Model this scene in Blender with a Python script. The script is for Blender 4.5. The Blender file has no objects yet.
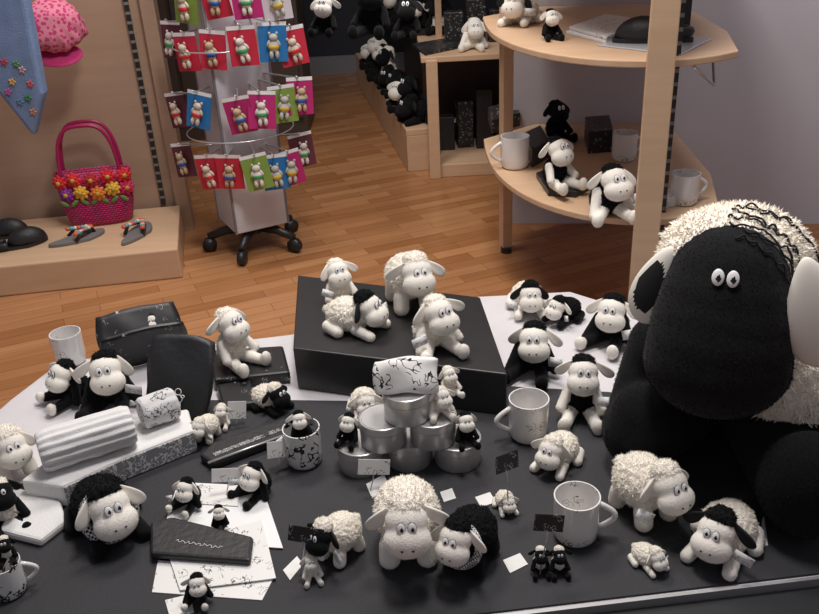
import bpy, bmesh, math, random
from mathutils import Vector, Matrix, noise
from math import radians, sin, cos, pi
random.seed(7)
scene = bpy.context.scene
COL = scene.collection
F = 850.0; CX, CY = 409.5, 307.0
CAM = Vector((0, 0, 1.25))
R = Matrix.Rotation(radians(63), 3, 'X') @ Matrix.Rotation(radians(-3), 3, 'Z')
RT = R.transposed()
ZP = 0.216

def ray(px, py): return R @ Vector(((px - CX) / F, -(py - CY) / F, -1))
def P(px, py, z):
    d = ray(px, py); return CAM + d * ((z - CAM.z) / d.z)
def PY(px, py, Y):
    d = ray(px, py); return CAM + d * (Y / d.y)
def proj(p):
    q = RT @ (p - CAM); return CX + F * q.x / -q.z, CY - F * q.y / -q.z
def dep(p): return -(RT @ (p - CAM)).z
def mm(px, p): return px * dep(p) / F

# ------------------------------------------------------------ materials
MATS = {}
def base(name):
    m = bpy.data.materials.new(name); m.use_nodes = True
    nt = m.node_tree; b = nt.nodes['Principled BSDF']
    return m, nt, b
def N(nt, t, **k):
    n = nt.nodes.new(t)
    for a, v in k.items(): setattr(n, a, v)
    return n
def mat(name, c, rough=0.6, metal=0.0, var=0.08, scale=12, bump=0.0, bscale=80, sheen=0.0, trans=0.0, coat=0.0):
    if name in MATS: return MATS[name]
    m, nt, b = base(name)
    tc = N(nt, 'ShaderNodeTexCoord'); no = N(nt, 'ShaderNodeTexNoise')
    no.inputs['Scale'].default_value = scale; nt.links.new(tc.outputs['Object'], no.inputs['Vector'])
    mx = N(nt, 'ShaderNodeMix', data_type='RGBA')
    mx.inputs[6].default_value = (c[0]*(1-var), c[1]*(1-var), c[2]*(1-var), 1)
    mx.inputs[7].default_value = (min(1, c[0]*(1+var)), min(1, c[1]*(1+var)), min(1, c[2]*(1+var)), 1)
    nt.links.new(no.outputs['Fac'], mx.inputs[0]); nt.links.new(mx.outputs[2], b.inputs['Base Color'])
    b.inputs['Roughness'].default_value = rough; b.inputs['Metallic'].default_value = metal
    if sheen: b.inputs['Sheen Weight'].default_value = sheen
    if trans: b.inputs['Transmission Weight'].default_value = trans
    if coat: b.inputs['Coat Weight'].default_value = coat
    if bump:
        n2 = N(nt, 'ShaderNodeTexNoise'); n2.inputs['Scale'].default_value = bscale
        nt.links.new(tc.outputs['Object'], n2.inputs['Vector'])
        bp = N(nt, 'ShaderNodeBump'); bp.inputs['Strength'].default_value = bump; bp.inputs['Distance'].default_value = 0.004
        nt.links.new(n2.outputs['Fac'], bp.inputs['Height']); nt.links.new(bp.outputs[0], b.inputs['Normal'])
    MATS[name] = m; return m
def doodle(name, bg, fg, scale=25, width=0.02, rough=0.4, dens=0.5, coat=0):
    """line-drawing print: noise contour squiggles limited to scattered patches"""
    if name in MATS: return MATS[name]
    m, nt, b = base(name)
    tc = N(nt, 'ShaderNodeTexCoord'); no = N(nt, 'ShaderNodeTexNoise'); no.inputs['Scale'].default_value = scale*1.6
    no.inputs['Detail'].default_value = 1.0
    nt.links.new(tc.outputs['Object'], no.inputs['Vector'])
    s = N(nt, 'ShaderNodeMath', operation='SUBTRACT'); s.inputs[1].default_value = 0.5
    nt.links.new(no.outputs['Fac'], s.inputs[0])
    a = N(nt, 'ShaderNodeMath', operation='ABSOLUTE'); nt.links.new(s.outputs[0], a.inputs[0])
    l = N(nt, 'ShaderNodeMath', operation='LESS_THAN'); l.inputs[1].default_value = width; nt.links.new(a.outputs[0], l.inputs[0])
    v = N(nt, 'ShaderNodeTexVoronoi'); v.inputs['Scale'].default_value = scale * 0.6; nt.links.new(tc.outputs['Object'], v.inputs['Vector'])
    g = N(nt, 'ShaderNodeMath', operation='LESS_THAN'); g.inputs[1].default_value = dens; nt.links.new(v.outputs['Distance'], g.inputs[0])
    mu = N(nt, 'ShaderNodeMath', operation='MULTIPLY'); nt.links.new(l.outputs[0], mu.inputs[0]); nt.links.new(g.outputs[0], mu.inputs[1])
    mx = N(nt, 'ShaderNodeMix', data_type='RGBA'); mx.inputs[6].default_value = (*bg, 1); mx.inputs[7].default_value = (*fg, 1)
    nt.links.new(mu.outputs[0], mx.inputs[0]); nt.links.new(mx.outputs[2], b.inputs['Base Color'])
    b.inputs['Roughness'].default_value = rough
    b.inputs['Coat Weight'].default_value = coat
    MATS[name] = m; return m
def wood(name, c1, c2, ang=0, scale=3, rough=0.45):
    if name in MATS: return MATS[name]
    m, nt, b = base(name)
    tc = N(nt, 'ShaderNodeTexCoord'); mp = N(nt, 'ShaderNodeMapping'); mp.inputs['Scale'].default_value = (1, 12, 12)
    mp.inputs['Rotation'].default_value = (0, 0, ang)
    no = N(nt, 'ShaderNodeTexNoise'); no.inputs['Scale'].default_value = scale; no.inputs['Detail'].default_value = 6
    nt.links.new(tc.outputs['Object'], mp.inputs['Vector']); nt.links.new(mp.outputs[0], no.inputs['Vector'])
    mx = N(nt, 'ShaderNodeMix', data_type='RGBA'); mx.inputs[6].default_value = (*c1, 1); mx.inputs[7].default_value = (*c2, 1)
    nt.links.new(no.outputs['Fac'], mx.inputs[0]); nt.links.new(mx.outputs[2], b.inputs['Base Color'])
    b.inputs['Roughness'].default_value = rough
    MATS[name] = m; return m
def floor_mat():
    m, nt, b = base('parquet')
    tc = N(nt, 'ShaderNodeTexCoord'); mp = N(nt, 'ShaderNodeMapping'); mp.inputs['Rotation'].default_value = (0, 0, radians(-22))
    nt.links.new(tc.outputs['Object'], mp.inputs['Vector'])
    br = N(nt, 'ShaderNodeTexBrick'); br.offset = 0.37; br.inputs['Scale'].default_value = 1
    br.inputs['Brick Width'].default_value = 0.32; br.inputs['Row Height'].default_value = 0.056
    br.inputs['Mortar Size'].default_value = 0.0008; br.inputs['Mortar'].default_value = (0.16, 0.065, 0.022, 1)
    br.inputs['Color1'].default_value = (0.40, 0.165, 0.060, 1); br.inputs['Color2'].default_value = (0.58, 0.28, 0.125, 1)
    br.inputs['Bias'].default_value = 0.0
    nt.links.new(mp.outputs[0], br.inputs['Vector'])
    mp2 = N(nt, 'ShaderNodeMapping'); mp2.inputs['Scale'].default_value = (4, 50, 1); nt.links.new(mp.outputs[0], mp2.inputs['Vector'])
    no = N(nt, 'ShaderNodeTexNoise'); no.inputs['Scale'].default_value = 1; no.inputs['Detail'].default_value = 5
    nt.links.new(mp2.outputs[0], no.inputs['Vector'])
    mx = N(nt, 'ShaderNodeMix', data_type='RGBA', blend_type='MULTIPLY'); mx.inputs[0].default_value = 0.42
    nt.links.new(br.outputs['Color'], mx.inputs[6]); nt.links.new(no.outputs['Fac'], mx.inputs[7])
    nt.links.new(mx.outputs[2], b.inputs['Base Color'])
    b.inputs['Roughness'].default_value = 0.27
    return m
def plush_mat():
    m, nt, b = base('plush_fabric')
    at = N(nt, 'ShaderNodeAttribute'); at.attribute_name = 'Col'
    tc = N(nt, 'ShaderNodeTexCoord'); no = N(nt, 'ShaderNodeTexNoise'); no.inputs['Scale'].default_value = 60
    nt.links.new(tc.outputs['Object'], no.inputs['Vector'])
    bp = N(nt, 'ShaderNodeBump'); bp.inputs['Strength'].default_value = 0.4; bp.inputs['Distance'].default_value = 0.003
    nt.links.new(no.outputs['Fac'], bp.inputs['Height']); nt.links.new(bp.outputs[0], b.inputs['Normal'])
    nt.links.new(at.outputs['Color'], b.inputs['Base Color'])
    b.inputs['Roughness'].default_value = 0.95; b.inputs['Specular IOR Level'].default_value = 0.1
    b.inputs['Sheen Weight'].default_value = 0.06; b.inputs['Sheen Roughness'].default_value = 0.5
    return m
PLUSH = plush_mat()
WHITE = (0.93, 0.88, 0.79); BLACK = (0.008, 0.008, 0.009)
M_white = mat('white_felt', (.82, .78, .71), 0.95, var=.03); M_black = mat('black_felt', BLACK, 0.95)
M_card = mat('white_card', (0.82, 0.82, 0.82), 0.7); M_string = mat('string', (0.5, 0.5, 0.48), 0.8)
M_eyew = mat('eye_white', (0.9, 0.9, 0.9), 0.3); M_eyeb = mat('eye_black', (0.01, 0.01, 0.01), 0.2)
M_doodw = doodle('white_print', (0.78, 0.77, 0.75), (0.10, 0.10, 0.10), 60, 0.022, 0.35, 0.40)
M_doodb = doodle('black_print', (0.012, 0.012, 0.014), (0.45, 0.45, 0.45), 100, 0.03, 0.4, 0.33)
M_wprint = doodle('wallet_print', (0.013, 0.013, 0.015), (0.42, 0.42, 0.42), 60, 0.018, 0.45, 0.30)
M_cer = doodle('mug_print', (0.80, 0.78, 0.76), (0.06, 0.06, 0.07), 46, 0.018, 0.15, 0.36, 0.5)
M_cerd = doodle('dark_mug_print', (0.74, 0.73, 0.72), (0.02, 0.02, 0.02), 40, 0.05, 0.15, 0.55, 0.5)
M_cloth = doodle('tea_towel_print', (0.80, 0.78, 0.76), (0.02, 0.02, 0.02), 40, 0.026, 0.9, 0.5)
M_cerw = mat('white_ceramic', (0.8, 0.78, 0.76), 0.15, coat=0.5)
M_metal = mat('brushed_tin', (0.60, 0.59, 0.58), 0.34, 0.6)
M_wire = mat('chrome_wire', (0.65, 0.65, 0.67), 0.3, 0.7)
M_blackpl = mat('black_plastic', (0.015, 0.015, 0.017), 0.4)
M_leather = mat('black_leatherette', (0.014, 0.014, 0.016), 0.5, bump=0.3)
M_towel = mat('white_terry', (0.76, 0.75, 0.74), 1.0, bump=0.35, bscale=400, var=.02)
M_lwood = wood('birch_wood', (0.52, 0.33, 0.20), (0.66, 0.46, 0.30))
M_pwood = wood('panel_wood', (0.38, 0.25, 0.17), (0.47, 0.32, 0.23))

# ------------------------------------------------------------ object helpers
def add(name, me, mt=None, loc=(0,0,0), rot=(0,0,0), sc=1.0, parent=None, label=None, cat=None, group=None, kind=None, smooth=True):
    o = bpy.data.objects.new(name, me); COL.objects.link(o)
    o.location = loc; o.rotation_euler = rot
    o.scale = (sc, sc, sc) if isinstance(sc, (int, float)) else sc
    if me is not None and mt is not None and len(me.materials) == 0:
        for x in (mt if isinstance(mt, (list, tuple)) else [mt]): me.materials.append(x)
    if me is not None and smooth is not None:
        for p in me.polygons: p.use_smooth = smooth
    if parent: o.parent = parent
    if label: o['label'] = label
    if cat: o['category'] = cat
    if group: o['group'] = group
    if kind: o['kind'] = kind
    return o
def empty(name, loc, rot=(0,0,0), **k):
    o = add(name, None, None, loc, rot, smooth=None, **k); o.empty_display_size = 0.05; return o
def bmm(name, bm):
    bmesh.ops.recalc_face_normals(bm, faces=bm.faces)
    me = bpy.data.meshes.new(name); bm.to_mesh(me); bm.free(); return me
def bev(o, w=0.003, seg=2):
    md = o.modifiers.new('b', 'BEVEL'); md.width = w; md.segments = seg; md.limit_method = 'ANGLE'; return o
def box_me(sx, sy, sz, c=(0,0,0), name='box'):
    bm = bmesh.new(); bmesh.ops.create_cube(bm, size=1)
    for v in bm.verts: v.co = Vector((v.co.x*sx + c[0], v.co.y*sy + c[1], v.co.z*sz + c[2]))
    return bmm(name, bm)
def prism_me(pts, z0, z1, name='prism'):
    bm = bmesh.new()
    a = [bm.verts.new((p[0], p[1], z0)) for p in pts]; b = [bm.verts.new((p[0], p[1], z1)) for p in pts]
    n = len(pts); bm.faces.new(a[::-1]); bm.faces.new(b)
    for i in range(n): bm.faces.new((a[i], a[(i+1) % n], b[(i+1) % n], b[i]))
    return bmm(name, bm)
def slab(name, pix, z0, th, mt, zpix=None, bevel=0.002, **k):
    zz = z0 + th if zpix is None else zpix
    w = [P(x, y, zz) for x, y in pix]; c = sum(w, Vector()) / len(w); c.z = z0
    me = prism_me([(p.x - c.x, p.y - c.y) for p in w], 0, th)
    o = add(name, me, mt, c, smooth=False, **k)
    if bevel: bev(o, bevel)
    return o
def lathe_me(prof, seg=40, name='lathe'):
    bm = bmesh.new(); rings = []
    for r, z in prof:
        if r < 1e-6: rings.append([bm.verts.new((0, 0, z))])
        else: rings.append([bm.verts.new((r*cos(2*pi*i/seg), r*sin(2*pi*i/seg), z)) for i in range(seg)])
    for A, B in zip(rings, rings[1:]):
        for i in range(seg):
            j = (i+1) % seg
            if len(A) == 1 and len(B) == 1: continue
            if len(A) == 1: bm.faces.new((A[0], B[i], B[j]))
            elif len(B) == 1: bm.faces.new((A[i], A[j], B[0]))
            else: bm.faces.new((A[i], A[j], B[j], B[i]))
    me = bmm(name, bm)
    me.polygons.foreach_set('use_smooth', [True]*len(me.polygons)); me.set_sharp_from_angle(angle=radians(35))
    return me
def tube_me(pts, r, seg=8, closed=False, name='tube', r2=None):
    bm = bmesh.new(); pts = [Vector(p) for p in pts]; n = len(pts); rings = []; up = None
    for i, p in enumerate(pts):
        a = pts[(i-1) % n] if (closed or i > 0) else p
        b = pts[(i+1) % n] if (closed or i < n-1) else p
        t = (b - a).normalized()
        if up is None:
            up = Vector((0, 0, 1)) if abs(t.z) < 0.9 else Vector((1, 0, 0))
        u = t.cross(up).normalized(); v = u.cross(t).normalized(); up = v
        rr = r if r2 is None else r + (r2 - r) * i / max(1, n-1)
        rings.append([bm.verts.new(p + rr*(cos(2*pi*k/seg)*u + sin(2*pi*k/seg)*v)) for k in range(seg)])
    m_ = n if closed else n-1
    for i in range(m_):
        A, B = rings[i], rings[(i+1) % n]
        for k in range(seg):
            bm.faces.new((A[k], A[(k+1) % seg], B[(k+1) % seg], B[k]))
    if not closed:
        bm.faces.new(rings[0][::-1]); bm.faces.new(rings[-1])
    return bmm(name, bm)
def ell_me(r, c=(0,0,0), sub=3, name='ell', fn=None):
    bm = bmesh.new(); bmesh.ops.create_icosphere(bm, subdivisions=sub, radius=1)
    for v in bm.verts:
        p = Vector((v.co.x*r[0], v.co.y*r[1], v.co.z*r[2]))
        if fn: p = fn(p)
        v.co = p + Vector(c)
    return bmm(name, bm)
def soft_box(sx, sy, sz, cuts=12, nz=.002, fr=30, puff=.35, name='soft'):
    """pillow-like box standing on z=0"""
    bm = bmesh.new(); bmesh.ops.create_cube(bm, size=2); bmesh.ops.subdivide_edges(bm, edges=bm.edges, cuts=cuts, use_grid_fill=True)
    for v in bm.verts:
        x, y, z = v.co
        k = 1-puff*(1-math.sqrt(max(0, 1-.95*x*x)))*.8; kz = 1-puff*(1-math.sqrt(max(0, 1-.95*z*z)))*.8
        q = Vector((x*sx/2*(1-.06*z*z), y*sy/2*k*kz, (z+1)*sz/2*(1-.04*x*x)))
        q += noise.noise_vector(q*fr)*nz; v.co = q
    return bmm(name, bm)
def merge(list_me, name='merged'):
    bm = bmesh.new()
    for me, mtx in list_me:
        k = len(bm.verts); bm.from_mesh(me); bm.verts.ensure_lookup_table()
        for v in bm.verts[k:]: v.co = mtx @ v.co
    me2 = bpy.data.meshes.new(name); bm.to_mesh(me2); bm.free(); return me2
def T(x, y, z): return Matrix.Translation((x, y, z))

def fit(pts, z, bb, gy_off=0.2):
    x0, y0, x1, y1 = bb; gx = (x0+x1)/2; gy = y1 - gy_off*(y1-y0)
    s = mm(y1-y0, P(gx, gy, z)) / 1.2
    for _ in range(14):
        loc = P(gx, gy, z)
        q = [proj(loc + s*v) for v in pts]
        a0 = min(t[0] for t in q); a1 = max(t[0] for t in q); b0 = min(t[1] for t in q); b1 = max(t[1] for t in q)
        s *= math.sqrt(((x1-x0)*(y1-y0)) / ((a1-a0)*(b1-b0)))
        gx += ((x0+x1) - (a0+a1))/2; gy += ((y0+y1) - (b0+b1))/2
    return P(gx, gy, z), s

# ------------------------------------------------------------ sheep builder
def caps(p0, p1, r0, r1, tag, n=6):
    p0 = Vector(p0); p1 = Vector(p1)
    return [(tuple(p0.lerp(p1, i/(n-1))), (r0+(r1-r0)*i/(n-1),)*3, tag) for i in range(n)]
POSES = {}
POSES['stand'] = dict(
    prims=[((0, .16, .48), (.35, .41, .33), 'fleece'), ((0, -.16, .62), (.22, .2, .22), 'fleece'),
           ((0, -.22, .89), (.18, .17, .12), 'cap'), ((0, .58, .5), (.09, .09, .09), 'fleece'),
           ((0, -.32, .74), (.225, .19, .20), 'face'), ((0, -.44, .60), (.25, .19, .19), 'face')]
        + caps((-.19, -.1, .25), (-.2, -.14, .09), .12, .12, 'limb') + caps((.19, -.1, .25), (.2, -.14, .09), .12, .12, 'limb')
        + caps((-.19, .36, .25), (-.2, .38, .09), .12, .12, 'limb') + caps((.19, .36, .25), (.2, .38, .09), .12, .12, 'limb'),
    eyes=[(-.055, -.500, .825), (.055, -.500, .825)], ears=[(-.19, -.25, .86), (.19, -.25, .86)],
    nostrils=[(-.055, -.622, .64), (.055, -.622, .64)], neck=((0, -.2, .55), (radians(60), 0, 0), .22), tag=(.36, -.32, .42))
POSES['sit'] = dict(
    prims=[((0, .05, .32), (.25, .22, .30), 'fleece'), ((0, .06, .92), (.18, .16, .12), 'cap'), ((0, .06, .77), (.21, .17, .18), 'cap'),
           ((0, -.04, .80), (.225, .19, .20), 'face'), ((0, -.17, .67), (.25, .19, .19), 'face')]
        + caps((-.2, 0, .46), (-.31, -.2, .24), .085, .08, 'limb') + caps((.2, 0, .46), (.31, -.2, .24), .085, .08, 'limb')
        + caps((-.14, -.08, .12), (-.24, -.48, .1), .11, .09, 'limb') + caps((.14, -.08, .12), (.24, -.48, .1), .11, .09, 'limb')
        + [((-.25, -.52, .14), (.1, .085, .14), 'foot'), ((.25, -.52, .14), (.1, .085, .14), 'foot')],
    eyes=[(-.055, -.222, .885), (.055, -.222, .885)], ears=[(-.20, .02, .91), (.20, .02, .91)],
    nostrils=[(-.055, -.352, .71), (.055, -.352, .71)], neck=((0, -.02, .52), (radians(10), 0, 0), .19), tag=(.34, -.3, .45))
# floppy, slumped seat: head hangs forward and to one side, limbs splayed unevenly
POSES['slump'] = dict(
    prims=[((0, .08, .28), (.28, .25, .27), 'fleece'), ((.04, -.02, .76), (.18, .16, .12), 'cap'), ((.03, .0, .62), (.21, .18, .18), 'cap'),
           ((.04, -.13, .65), (.22, .19, .19), 'face'), ((.06, -.26, .51), (.245, .19, .18), 'face')]
        + caps((-.2, 0, .42), (-.34, -.22, .12), .085, .08, 'limb') + caps((.2, 0, .42), (.36, -.12, .12), .085, .08, 'limb')
        + caps((-.14, -.08, .12), (-.34, -.40, .1), .11, .09, 'limb') + caps((.14, -.08, .12), (.20, -.50, .1), .11, .09, 'limb')
        + [((-.36, -.44, .12), (.1, .09, .12), 'foot'), ((.20, -.55, .13), (.1, .085, .13), 'foot')],
    eyes=[(-.005, -.312, .72), (.105, -.308, .72)], ears=[(-.15, -.04, .74), (.23, -.04, .74)],
    nostrils=[(.01, -.438, .545), (.115, -.436, .545)], neck=((.01, -.04, .45), (radians(20), 0, 0), .19), tag=(.38, -.3, .35))
POSES['lie'] = dict(
    prims=[((0, .16, .28), (.33, .40, .28), 'fleece'), ((0, -.16, .42), (.22, .2, .2), 'fleece'), ((0, -.18, .65), (.18, .17, .12), 'cap'), ((0, .56, .28), (.09, .09, .09), 'fleece'),
           ((0, -.28, .50), (.225, .19, .20), 'face'), ((0, -.41, .36), (.25, .19, .19), 'face')]
        + caps((-.2, -.1, .12), (-.26, -.42, .08), .1, .09, 'limb') + caps((.2, -.1, .12), (.26, -.42, .08), .1, .09, 'limb')
        + caps((-.28, .4, .12), (-.36, .16, .09), .11, .1, 'limb') + caps((.28, .4, .12), (.36, .16, .09), .11, .1, 'limb'),
    eyes=[(-.055, -.462, .585), (.055, -.462, .585)], ears=[(-.19, -.2, .62), (.19, -.2, .62)],
    nostrils=[(-.055, -.592, .40), (.055, -.592, .40)], neck=((0, -.16, .32), (radians(60), 0, 0), .22), tag=(.36, -.32, .3))
POSES['big'] = dict(
    prims=[((0, .10, .20), (.17, .15, .21), 'limb'), ((.06, .05, .28), (.15, .13, .14), 'fleece'), ((.14, -.01, .22), (.10, .12, .11), 'fleece'),
           ((.01, .05, .405), (.150, .13, .135), 'fleece'), ((-.01, .0, .45), (.13, .115, .095), 'fleece'),
           ((0, -.07, .42), (.112, .105, .118), 'face'), ((0, -.085, .39), (.122, .115, .12), 'face'), ((0, -.10, .355), (.130, .12, .12), 'face'), ((0, -.115, .32), (.134, .122, .12), 'face'), ((0, -.125, .29), (.136, .12, .11), 'face')]
        + caps((-.13, .03, .22), (-.15, -.06, .12), .06, .055, 'limb') + caps((.17, .03, .16), (.2, -.10, .12), .06, .055, 'limb')
        + caps((-.08, 0, .1), (-.125, -.10, .085), .1, .085, 'limb') + caps((.12, 0, .1), (.18, -.18, .085), .1, .085, 'limb')
        + [((-.12, -.11, .10), (.08, .07, .10), 'limb'), ((.19, -.21, .11), (.09, .075, .11), 'limb')])
GEO = {}
def pose_geo(pose, voxel, seed_sc, amp, k_=1.0, its=5):
    d = POSES[pose]; bm = bmesh.new()
    for c, r, tag in d['prims']:
        k = len(bm.verts); bmesh.ops.create_icosphere(bm, subdivisions=3, radius=1); bm.verts.ensure_lookup_table()
        for v in bm.verts[k:]: v.co = Vector((v.co.x*r[0]+c[0], v.co.y*r[1]+c[1], v.co.z*r[2]+c[2]))
    me = bmm('tmp', bm); o = bpy.data.objects.new('tmp', me); COL.objects.link(o)
    md = o.modifiers.new('r', 'REMESH'); md.mode = 'VOXEL'; md.voxel_size = voxel
    dg = bpy.context.evaluated_depsgraph_get(); m2 = bpy.data.meshes.new_from_object(o.evaluated_get(dg))
    bpy.data.objects.remove(o)
    bm = bmesh.new(); bm.from_mesh(m2)
    for _ in range(its): bmesh.ops.smooth_vert(bm, verts=bm.verts, factor=0.5, use_axis_x=True, use_axis_y=True, use_axis_z=True)
    bm.normal_update(); tags = []
    new = []
    for v in bm.verts:
        best = 9; tg = ''
        for c, r, tag in d['prims']:
            q = Vector(((v.co.x-c[0])/r[0], (v.co.y-c[1])/r[1], (v.co.z-c[2])/r[2])).length
            q = (q-1)*min(r)
            if q < best: best = q; tg = tag
        tags.append(tg)
        if tg in ('fleece', 'cap'):
            w_ = v.co*seed_sc; dd = noise.voronoi(w_ + .25*noise.noise_vector(w_*1.3))[0][0]
            new.append(v.co + v.normal*(0.45-dd)*amp)
        else: new.append(v.co.copy())
    base_v = list(bm.verts)
    for v, c in zip(base_v, new): v.co = c
    mn = min(v.co.z for v in bm.verts)
    for v in bm.verts: v.co.z -= mn
    bm.normal_update()
    info = [(v.co.copy(), v.normal.copy(), t) for v, t in zip(base_v, tags)]
    rnd = random.Random(3)
    for co_, n_, t in info:
        fl = t in ('fleece', 'cap')
        if fl or rnd.random() < .8:
            a = Vector((rnd.uniform(-1, 1), rnd.uniform(-1, 1), rnd.uniform(-1, 1)))
            tn = (a - n_*a.dot(n_)); tn.normalize(); ln = (.031 if fl else .013)*k_*rnd.uniform(.6, 1.2); wd = (.007 if fl else .004)*k_
            s2 = n_.cross(tn); c0 = co_ + tn*rnd.uniform(-.01, .01)*k_ - n_*.004*k_
            A = bm.verts.new(c0 + s2*wd); B = bm.verts.new(c0 - s2*wd); C = bm.verts.new(c0 + n_*ln + tn*ln*.6 + Vector((0, 0, -.2*ln)))
            if C.co.z < 0: C.co.z = 0
            bm.faces.new((A, B, C)); tags += [t, t, t]
    bm.to_mesh(m2); bm.free(); return m2, tags
FW = (.86, .82, .75)
SCH = {'W': dict(fleece=WHITE, face=FW, limb=FW), 'WB': dict(fleece=WHITE, face=BLACK, limb=BLACK),
       'BW': dict(fleece=BLACK, face=FW, limb=BLACK), 'BB': dict(fleece=BLACK, face=BLACK, limb=BLACK),
       'BWW': dict(fleece=BLACK, face=FW, limb=FW), 'BIG': dict(fleece=(.92, .86, .76), face=(.010, .010, .011), limb=BLACK),
       'WBW': dict(fleece=WHITE, face=BLACK, limb=WHITE), 'WK': dict(fleece=WHITE, face=FW, limb=FW, cap=BLACK),
       'BF': dict(fleece=BLACK, face=FW, limb=BLACK, foot=FW), 'WL': dict(fleece=WHITE, face=FW, limb=BLACK)}
for s_ in SCH.values():
    s_.setdefault('cap', s_['fleece']); s_.setdefault('foot', s_['limb'])
MESH = {}
def sheep_mesh(pose, sch):
    if (pose, sch) in MESH: return MESH[(pose, sch)]
    if pose not in GEO:
        GEO[pose] = pose_geo(pose, .0055, 60, .011, .34, 16) if pose == 'big' else pose_geo(pose, .019, 16, .048)
    g, tags = GEO[pose]; me = g.copy(); me.name = 'plush_' + pose + '_' + sch
    ca = me.color_attributes.new('Col', 'FLOAT_COLOR', 'POINT')
    buf = []
    for t in tags: buf += [*SCH[sch][t], 1.0]
    ca.data.foreach_set('color', buf)
    me.materials.clear(); me.materials.append(PLUSH)
    MESH[(pose, sch)] = me; return me
def eye_mesh():
    bm = bmesh.new(); bmesh.ops.create_uvsphere(bm, u_segments=20, v_segments=16, radius=1)
    for f in bm.faces:
        z = f.calc_center_median()
        f.material_index = 1 if math.hypot(z.x-.1, z.y+.1) < .36 and z.z > 0 else (0 if z.z > .42 else 1)
    for v in bm.verts: v.co = Vector((v.co.x*.058, -v.co.z*.028, v.co.y*.082))
    me = bmm('eye', bm); me.materials.append(M_eyew); me.materials.append(M_eyeb); return me
EYE = eye_mesh()
def earfn(p):
    t = (-p.z)/.16
    return Vector((p.x*(0.75+.35*t), p.y + .02*math.cos(p.x*20), p.z-.12))
EARW = ell_me((.085, .03, .16), fn=earfn, name='ear_white'); EARW.materials.append(M_white)
EARB = EARW.copy(); EARB.materials.clear(); EARB.materials.append(M_black)
NOS = ell_me((.016, .01, .012), sub=2, name='nostril'); NOS.materials.append(M_eyeb)
TAG = box_me(.24, .006, .15, name='tag'); TAG.materials.append(doodle('tag_print', (.8, .8, .8), (.15, .15, .15), 14, .022, .6, .5))
def chk():
    m, nt, b = base('check_cloth'); tc = N(nt, 'ShaderNodeTexCoord'); c = N(nt, 'ShaderNodeTexChecker'); c.inputs['Scale'].default_value = 8
    c.inputs['Color1'].default_value = (.7, .7, .7, 1); c.inputs['Color2'].default_value = (.02, .02, .02, 1)
    nt.links.new(tc.outputs['Object'], c.inputs['Vector']); nt.links.new(c.outputs['Color'], b.inputs['Base Color']); b.inputs['Roughness'].default_value = .9
    return m
M_check = chk()
SCARF = tube_me([(1.25*cos(2*pi*i/24), 1.25*sin(2*pi*i/24), .12*sin(4*pi*i/24)) for i in range(24)], .28, 8, True, 'scarf'); SCARF.materials.append(M_check)
DESC = {'W': 'all-white curly plush sheep', 'WB': 'white curly plush sheep with black face', 'BW': 'black plush sheep with white face',
        'BB': 'all-black plush sheep', 'BWW': 'black-bodied plush sheep with white limbs', 'WBW': 'white plush sheep with black face',
        'WK': 'white plush sheep with black hair', 'BF': 'black plush sheep with white face', 'WL': 'white plush sheep with black legs'}
def sheep(x0, y0, x1, y1, pose='stand', yaw=0, sch='W', z=ZP, where='on the display cloth', tag=False, scarf=False,
          name='plush_sheep', group='plush sheep in the shop window', parts=True, tilt=0):
    me = sheep_mesh(pose, sch); ya = radians(yaw)
    rm = Matrix.Rotation(ya, 3, 'Z'); vs = me.vertices; st = max(1, len(vs)//500)
    pts = [rm @ vs[i].co for i in range(0, len(vs), st)]
    loc, s = fit(pts, z, (x0, y0, x1, y1))
    what = DESC[sch]
    if name != 'plush_sheep': what = what.replace('plush', 'miniature')
    o = add(name, me, None, loc, (0, radians(random.uniform(-2, 2)), ya), s, label=what + ' ' + dict(sit='sitting', stand='standing', lie='lying', slump='slumped')[pose] + ' ' + where, cat='toy sheep', group=group)
    d = POSES[pose]
    if parts:
        for i, e in enumerate(d['ears']):
            sg = -1 if i == 0 else 1
            add('ear', EARB if sch in ('WB', 'BB', 'BIG', 'WBW', 'WK') else EARW, None, e, (radians(-8+random.uniform(-14, 14)), radians((-40+random.uniform(-16, 16))*sg), 0), 1.15, o)
        for e in d['eyes']: add('eye', EYE, None, e, (radians(-20), 0, 0), .80, o)
        if SCH[sch]['face'] is FW:
            for e in d['nostrils']: add('nostril', NOS, None, e, (0, 0, 0), 1, o)
    if tag: add('tag', TAG, None, (d['tag'][0]*(tag if tag in (-1, 1) else random.choice((-1, 1))), d['tag'][1], d['tag'][2]), (radians(random.uniform(-25, 10)), radians(random.uniform(-30, 30)), radians(random.uniform(-30, 30))), 1, o, label='small white printed paper tag')
    if scarf:
        n = d['neck']; add('scarf', SCARF, None, n[0], n[1], (n[2], n[2], n[2]), o)
    return o, s

# ------------------------------------------------------------ room
def quad(name, a, b, z0, z1, mt, th=0.05, **k):
    a = Vector((a[0], a[1], 0)); b = Vector((b[0], b[1], 0)); c = (a+b)/2; L = (b-a).length
    ang = math.atan2(b.y-a.y, b.x-a.x)
    return add(name, box_me(L, th, z1-z0), mt, (c.x, c.y, (z0+z1)/2), (0, 0, ang), smooth=False, **k)
me = box_me(9, 10, 0.05, (0, 4, -.025)); add('floor', me, floor_mat(), (0, 0, 0), smooth=False, kind='structure')
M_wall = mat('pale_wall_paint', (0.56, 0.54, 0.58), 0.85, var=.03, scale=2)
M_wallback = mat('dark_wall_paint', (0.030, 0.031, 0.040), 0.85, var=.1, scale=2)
quad('wall_right', (.42, 3.16), (3.2, 2.75), 0, 2.8, M_wall, kind='structure')
quad('wall_back', (-3.5, 6.25), (3.5, 6.25), 0, 2.8, M_wallback, kind='structure')
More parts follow.
